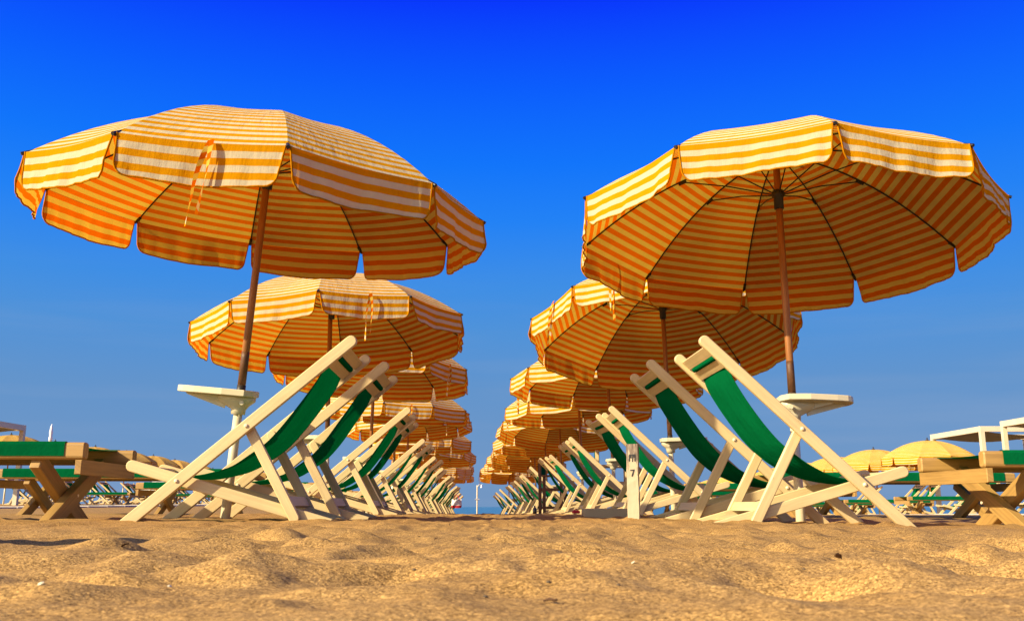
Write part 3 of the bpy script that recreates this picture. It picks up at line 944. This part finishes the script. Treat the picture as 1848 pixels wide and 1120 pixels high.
for k in range(9):
    y = 23.3 + 3.0 * k; x = rowx(11.0, 0, y); g = float(ground_mean(x, y))
    umbrella((x, y, g), (x + random.uniform(-.05, .05), y, g + 1.40), (random.uniform(-.04, .04), random.uniform(-.04, .04), 1), random.uniform(0, 1), -1,
             f'{ORD[k]} small yellow far umbrella in from the right cabana', 'far umbrellas beyond the right loungers', False, FCAN, FVAL, seed=k + 2)
for k in range(-2, 8):
    y = 23.3 + 3.0 * k; x = rowx(11.0, 0, y)
    where = f'the {ORD[k]} far umbrella in from the cabana' if k >= 0 else ('the nearer white cabana' if k == -2 else 'the farther white cabana')
    for h in (0, 1):
        deck_chair('R', x - .75 + random.uniform(-.1, .1), y - .3 + .85 * h, float(ground_mean(x - .4, y + h)), f'{("nearer", "farther")[h]} far green deck chair beside {where}',
                   'far deck chairs beyond the right loungers', 0, random.uniform(-.06, .06), -1)
    if k < 6:
        lounger(1, x - 2.3, y + .3, float(ground_mean(x - 2.3, y)), f'far green sun lounger in front of {where}', 'far sun loungers on the right')
WCAN = canopy_mesh(M['white_canvas'], 9); WVAL = [valance_mesh(M['white_canvas'], M['white_canvas'], 90 + i) for i in range(3)]
x, y = -17.2, 47.0; g = float(ground_mean(x, y))
umbrella((x, y, g), (x, y, .85), (0, 0, 1), .2, 1, 'plain white umbrella far off under the left loungers, paler than the yellow ones', None, False, WCAN, WVAL, 'white_umbrella')

# ------------------------------------------------------------------ white cabana frames
def cabana(x0, x1, y0, y1, zt, label):
    xc, yc = (x0 + x1) / 2, (y0 + y1) / 2
    g = float(ground_mean(xc, yc))
    root = thing('cabana_frame', label, 'cabana', (xc, yc, g), None, 'white cabana frames')
    w = .055
    for xx in (x0, x1):
        for yy in (y0, y1):
            m = MB(); m.box(xx - xc - w, xx - xc + w, yy - yc - w, yy - yc + w, -.2, zt - g - .14, .005); part('post', m.mesh('post', [M['white']]), root)
    for yy in (y0, y1):
        m = MB(); m.box(x0 - xc - w, x1 - xc + w, yy - yc - w, yy - yc + w, zt - g - .139, zt - g, .005); part('beam', m.mesh('beam', [M['white']]), root)
    for xx in (x0, x1):
        m = MB(); m.box(xx - xc - w + .002, xx - xc + w - .002, y0 - yc + w + .001, y1 - yc - w - .001, zt - g - .137, zt - g - .002, .005); part('beam', m.mesh('beam', [M['white']]), root)
    m = MB(); P = [[(xc0, yy, zt - g - .12 - .10 * math.sin(math.pi * i / 8)) for yy in (y0 - yc + w + .01, y1 - yc - w - .01)] for i, xc0 in enumerate(np.linspace(x0 - xc + w + .01, x1 - xc - w - .01, 9))]
    m.grid(P)
    part('awning', m.mesh('awning', [M['roofing']]), root)
cabana(11.9, 14.5, 20.3, 22.9, 2.03, 'nearer white cabana frame cut by the right picture edge')
cabana(11.9, 14.5, 24.0, 26.8, 2.0, 'farther white cabana frame with dark awning above the right lounger')
cabana(-14.8, -12.25, 21.0, 23.7, 2.0, 'white cabana frame at the left picture edge above the near lounger')

# ------------------------------------------------------------------ smaller things
# furled parasol far left
g = float(ground_mean(-14.5, 30))
root = thing('furled_parasol', 'thin furled white parasol on a dark pole, standing up between far umbrellas', 'parasol', (-14.6, 30, g))
m = MB(); m.tube([(0, 0, -.2), (0, 0, 2.2 - g)], .028, 8); part('pole', m.mesh('pole', [M['black']]), root)
part('furled_canopy', lathe([(.0, 2.58 - g), (.03, 2.5 - g), (.06, 2.3 - g), (.045, 2.2 - g), (.065, 2.12 - g), (.05, 2.02 - g), (.0, 2.0 - g)], 8, M['bagwhite'], 'furled_canopy'), root)

# shower at the water's edge
y = 42.0; x = (861 - 924) / 1700 * (y * .979); g = float(ground_mean(x, y))
root = thing('beach_shower', 'slender pale shower post standing alone against the sea', 'shower', (x, y, g))
ztop = math.tan(math.atan(354 / 1700) - math.atan((875 - 560) / 1700)) * y
m = MB(); m.tube([(0, 0, -.3), (0, 0, ztop - g)], .032, 8); part('post', m.mesh('post', [M['white']]), root)
m = MB(); m.tube([(0, 0, ztop - g - .08), (.08, 0, ztop - g + .02), (.2, 0, ztop - g)], .03, 8); m.tube([(.2, 0, ztop - g + .02), (.2, 0, ztop - g - .1)], [.03, .06], 10); part('shower_head', m.mesh('shower_head', [M['steel']]), root)
m = MB(); m.tube([(-.1, -.02, ztop * .35 - g), (.1, -.02, ztop * .35 - g)], .03, 8); part('tap', m.mesh('tap', [M['steel']]), root)

# red and white bag hanging on the last left chair
yb = 20.0; xb = (824 - 924) / 1700 * yb * .979
zb = math.tan(math.atan(354 / 1700) - math.atan((916 - 560) / 1700)) * yb
root = thing('beach_bag', 'white beach bag with red bottom hanging from a far left deck chair', 'bag', (xb, yb, zb))
def bag(w0, w1, z0, z1, mat, name):
    m = MB(); n = 20
    P = [[((w0 + (w1 - w0) * t) * math.cos(a), .45 * (w0 + (w1 - w0) * t) * math.sin(a) * (1 + .08 * math.sin(3 * a)), z0 + (z1 - z0) * t + .012 * t * math.sin(4 * a)) for t in np.linspace(0, 1, 5)] for a in np.linspace(0, 2 * math.pi, n, endpoint=False)]
    m.grid(P, 0, None, True, True)
    if z0 == 0: m.add([P[i][0] for i in range(n)], [tuple(range(n))], 0, False)
    return m.mesh(name, [mat])
part('bag_bottom', bag(.095, .108, 0, .05, M['red'], 'bag_bottom'), root)
part('bag_body', bag(.1075, .10, .0505, .17, M['bagwhite'], 'bag_body'), root)
for sg in (-1, 1):
    m = MB(); m.tube([(-.05, sg * .04, .155), (-.045, sg * .03, .22), (0, sg * .01, .27), (.045, sg * .03, .22), (.05, sg * .04, .155)], .007, 6); part('handle', m.mesh('handle', [M['red']]), root)

# directors' chairs between the right hand rows
def directors_chair(x, y, w, d, h, hs, wood, yaw, label):
    g = float(ground_mean(x, y))
    root = thing('directors_chair', label, 'chair', (x, y, g), yaw)
    t = .022
    for sx in (-1, 1):
        m = MB(); m.box(sx * w / 2 - t, sx * w / 2 + t, d / 2 - t, d / 2 + t, -.1, h, .003); part('back_post', m.mesh('back_post', [M[wood]]), root)
        m = MB(); m.box(sx * w / 2 - t, sx * w / 2 + t, -d / 2 - t, -d / 2 + t, -.1, hs + .20, .003); part('front_post', m.mesh('front_post', [M[wood]]), root)
        m = MB(); m.box(sx * w / 2 - t * 1.2, sx * w / 2 + t * 1.2, -d / 2 - .04, d / 2 - t - .001, hs + .201, hs + .225, .003); part('armrest', m.mesh('armrest', [M[wood]]), root)
        m = MB(); m.box(sx * w / 2 - t * .7, sx * w / 2 + t * .7, -d / 2 + t + .001, d / 2 - t - .001, .10, .14, .003); part('side_bar', m.mesh('side_bar', [M[wood]]), root)
        m = MB(); m.box(sx * w / 2 - t * .7, sx * w / 2 + t * .7, -d / 2 + t + .001, d / 2 - t - .001, hs - .02, hs + .02, .003); part('seat_bar', m.mesh('seat_bar', [M[wood]]), root)
    m = MB(); P = [[(xx, yy, hs + .022 - .03 * math.sin(math.pi * i / 6)) for yy in (-d / 2 + .03, d / 2 - .03)] for i, xx in enumerate(np.linspace(-w / 2, w / 2, 7))]
    m.grid(P); part('seat', m.mesh('seat', [M['green']]), root)
    m = MB()
    P = [[(xx, d / 2 + yo + .02 * math.sin(math.pi * i / 6), zz) for zz in np.linspace(h - .19, h + .003, 4)] for i, (xx, yo) in enumerate([(q, -t - .004) for q in np.linspace(-w / 2 - t, w / 2 + t, 7)])]
    m.grid(P)
    P2 = [[(xx, d / 2 + t + .004, zz) for zz in np.linspace(h - .19, h + .003, 4)] for xx in (-w / 2 - t, w / 2 + t)]
    m.grid(P2)
    part('back_cloth', m.mesh('back_cloth', [M['green']]), root)
directors_chair(.645, 15.2, .36, .34, .80, .40, 'brown', 1.35, 'dark brown wooden directors chair with green cloth in the right row of pale deck chairs')
directors_chair(1.24, 11.9, .42, .36, .78, .38, 'cream', 1.50, 'cream directors chair with green back cloth behind the weathered wooden post')

# weathered post with a 7
xp, yp = .560, 4.42; gp = float(ground(np.array([xp]), np.array([yp]))[0])
zt_ = math.tan(math.atan(354 / 1700) - math.atan((801 - 560) / 1700)) * yp
root = thing('wooden_post', 'short weathered white wooden post marked 7, standing in the sand', 'post', (xp, yp, gp), R(-14))
H = zt_ - gp; t = .026
m = MB()
rings = []
for z in np.linspace(-.15, H, 16):
    j = .0012
    rings.append([(sx * (t + random.uniform(-j, j)), sy * (t + random.uniform(-j, j)), z + (random.uniform(-.004, .003) if z > H - .001 else 0)) for sx, sy in ((-1, -1), (1, -1), (1, 1), (-1, 1))])
vs = [p for r in rings for p in r]
fs = [(k * 4 + i, k * 4 + (i + 1) % 4, (k + 1) * 4 + (i + 1) % 4, (k + 1) * 4 + i) for k in range(15) for i in range(4)] + [tuple(60 + i for i in range(4))]
m.add(vs, fs, 0, False)
part('stake', m.mesh('stake', [M['flaky']]), root)
def strokes(polys, z0, sc, name):
    m = MB(); y = -t - .0022
    for poly in polys:
        n = len(poly); pts = [(x * sc, z0 + z * sc) for x, z in poly]
        m.add([(x, y, z) for x, z in pts] + [(x, y + .0025, z) for x, z in pts], [tuple(range(n))] + [(i, (i + 1) % n, n + (i + 1) % n, n + i) for i in range(n)], 0, False)
    part(name, m.mesh(name, [M['digit']]), root)
strokes([[(-.30, .92), (.32, 1.0), (.32, .80), (-.30, .76)], [(.12, .82), (.32, .85), (.02, .0), (-.16, .02)]], H - .148, .032, 'digit')
strokes([[(-.42, .05), (-.30, .05), (-.30, .95), (-.42, 1.0)], [(-.30, .95), (-.12, .92), (-.10, .5), (-.22, .5)], [(.0, .0), (.12, .02), (.14, .96), (.02, .9)],
         [(.14, .9), (.26, .55), (.30, .7), (.20, .98)], [(.32, .05), (.44, .02), (.44, .9), (.32, .98)], [(-.30, .95), (.44, 1.02), (.44, .92), (-.30, .86)]], H - .082, .034, 'letter')

# plank lying behind the post
xq, yq = .57, 5.6
m = MB(); m.box(-.16, .16, -.05, .05, -.03, .045, .005)
solo('plank', m.mesh('plank', [M['flaky']]), 'short pale weathered plank lying on the sand behind the post', 'plank', (xq, yq, float(ground_mean(xq, yq)) + .01), .1)
m = MB(); m.prism(stadium((-.022, .0), (.022, .0), .018, True, True), -.016, .012, .004); m.tube([(-.012, -.002, .007), (0, -.002, .018), (.012, -.002, .007)], .0025, 6)
solo('flip_flop', m.mesh('flip_flop', [M['red']]), 'small red flip flop at the end of the weathered plank', 'flip flop', (xq - .20, yq - .02, float(ground_mean(xq, yq)) + .035), .3)
# dark bottle
xo = (965 - 924) / 1700 * 13.0 * .979
solo('bottle', lathe([(.0, 0), (.026, 0), (.028, .006), (.028, .075), (.023, .09), (.011, .105), (.010, .13), (.0, .131)], 16, M['glass'], 'bottle'), 'small dark brown bottle standing by the far right chairs', 'bottle', (xo, 13.0, float(ground_mean(xo, 13.0))))

# dry leaves, twigs and pebbles on the near sand
def px_ground(px, py):
    v = math.atan(354 / 1700) - math.atan((py - 560) / 1700); u = (px - 924) / 1700
    for y in np.linspace(.35, 6, 3000):
        x = u * (y * .979 + float(0)); 
        z = math.tan(v) * y
        if z <= gz(x, y): return x, y, gz(x, y)
    return u * 3, 3, gz(u * 3, 3)
def leaf(s, seed):
    r_ = random.Random(seed); m = MB(); P = []
    for i in range(9):
        f = i / 8; w = .32 * s * math.sin(math.pi * min(.98, f + .02)) ** .8 * (1 + r_.uniform(-.15, .15)); c = .10 * s * math.sin(math.pi * f)
        P.append([((f - .5) * s, q * w, c + .16 * s * (abs(q)) * (1 + r_.uniform(-.3, .3)) + .10 * s * f) for q in (-1, -.5, 0, .5, 1)])
    m.grid(P)
    m.tube([(-.5 * s, 0, 0), (-.75 * s, .05 * s, .05 * s)], .012 * s, 5)
    return m.mesh('dry_leaf', [M['leaf']])
for i, (px, py, s, lab) in enumerate([(232, 989, .012, 'dark curled dry leaf on the left sand below the big shadow'), (811, 948, .010, 'small dry leaf standing up on the sand below the left chairs'),
                                     (1508, 1010, .010, 'dark dry scrap on the rim of the right sand hollow'), (788, 974, .008, 'tiny pale brown leaf on sand at mid left')]):
    x, y, z = px_ground(px, py)
    o = solo('dry_leaf', leaf(s, i), lab, 'leaf', (x, y, z + .002), i * 1.9, None); o.rotation_euler = (.3 * (i % 3), -.35, i * 1.9)
m = MB(); m.tube([(-.005, 0, .0), (-.001, .001, .001), (.003, -.0005, .0005), (.005, .0005, .001)], [.0008, .0011, .001, .0007], 7)
x, y, z = px_ground(992, 1089)
solo('twig', m.mesh('twig', [M['leaf']]), 'short dark brown twig on the sand near the bottom centre', 'twig', (x, y, z + .002), -.2)
peb = [(1113, 1056, .0016, 'tiny dark pebble right of the twig, closest to the bottom centre'), (1444, 1027, .0015, 'tiny dark pebble below the dry scrap on the right sand'),
       (989, 1052, .002, 'rounded dark pebble just above the twig'), (1798, 980, .002, 'tiny dark pebble by the right edge under the lounger legs'),
       (750, 1030, .002, 'rounded dark pebble alone on the sand left of centre'), (877, 1078, .002, 'dark pebble left of the twig near the bottom edge')]
for i, (px, py, s, lab) in enumerate(peb):
    x, y, z = px_ground(px, py)
    r_ = random.Random(i); m = MB(); n = 8
    P = [[(s * math.sin(b) * math.cos(a) * (1 + r_.uniform(-.2, .2)), s * .8 * math.sin(b) * math.sin(a) * (1 + r_.uniform(-.2, .2)), s * .6 * math.cos(b)) for b in np.linspace(.05, math.pi - .05, 6)] for a in np.linspace(0, 2 * math.pi, n, endpoint=False)]
    m.grid(P, 0, None, True, True)
    solo('pebble', m.mesh('pebble', [M['pebble']]), lab, 'pebble', (x, y, z + s * .3), 0, 'dark pebbles on the near sand')

for i, (px, py, sz, lab) in enumerate([(87, 1054, .0026, 'white shell chip on the sand near the bottom left corner'), (316, 1058, .0024, 'white shell chip on the sand below the left deck chairs'),
                                      (1341, 984, .0034, 'pale shell chip in the sand below the right deck chairs'), (757, 968, .0034, 'pale shell chip on the sand left of the aisle'),
                                      (1140, 1016, .0026, 'cream shell chip on the sand right of the aisle')]):
    x, y, z = px_ground(px, py)
    m = MB(); P = [[(sz * a * math.cos(t), sz * a * .8 * math.sin(t), sz * .35 * (1 - a * a)) for a in (.02, .5, 1)] for t in np.linspace(0, 2 * math.pi, 9, endpoint=False)]
    m.grid(P, 0, None, True, True)
    o = solo('shell_chip', m.mesh('shell_chip', [M['plastic']]), lab, 'shell', (x, y, z + sz * .2), i * 1.3); o.rotation_euler = (.5, -.3, i * 1.3)
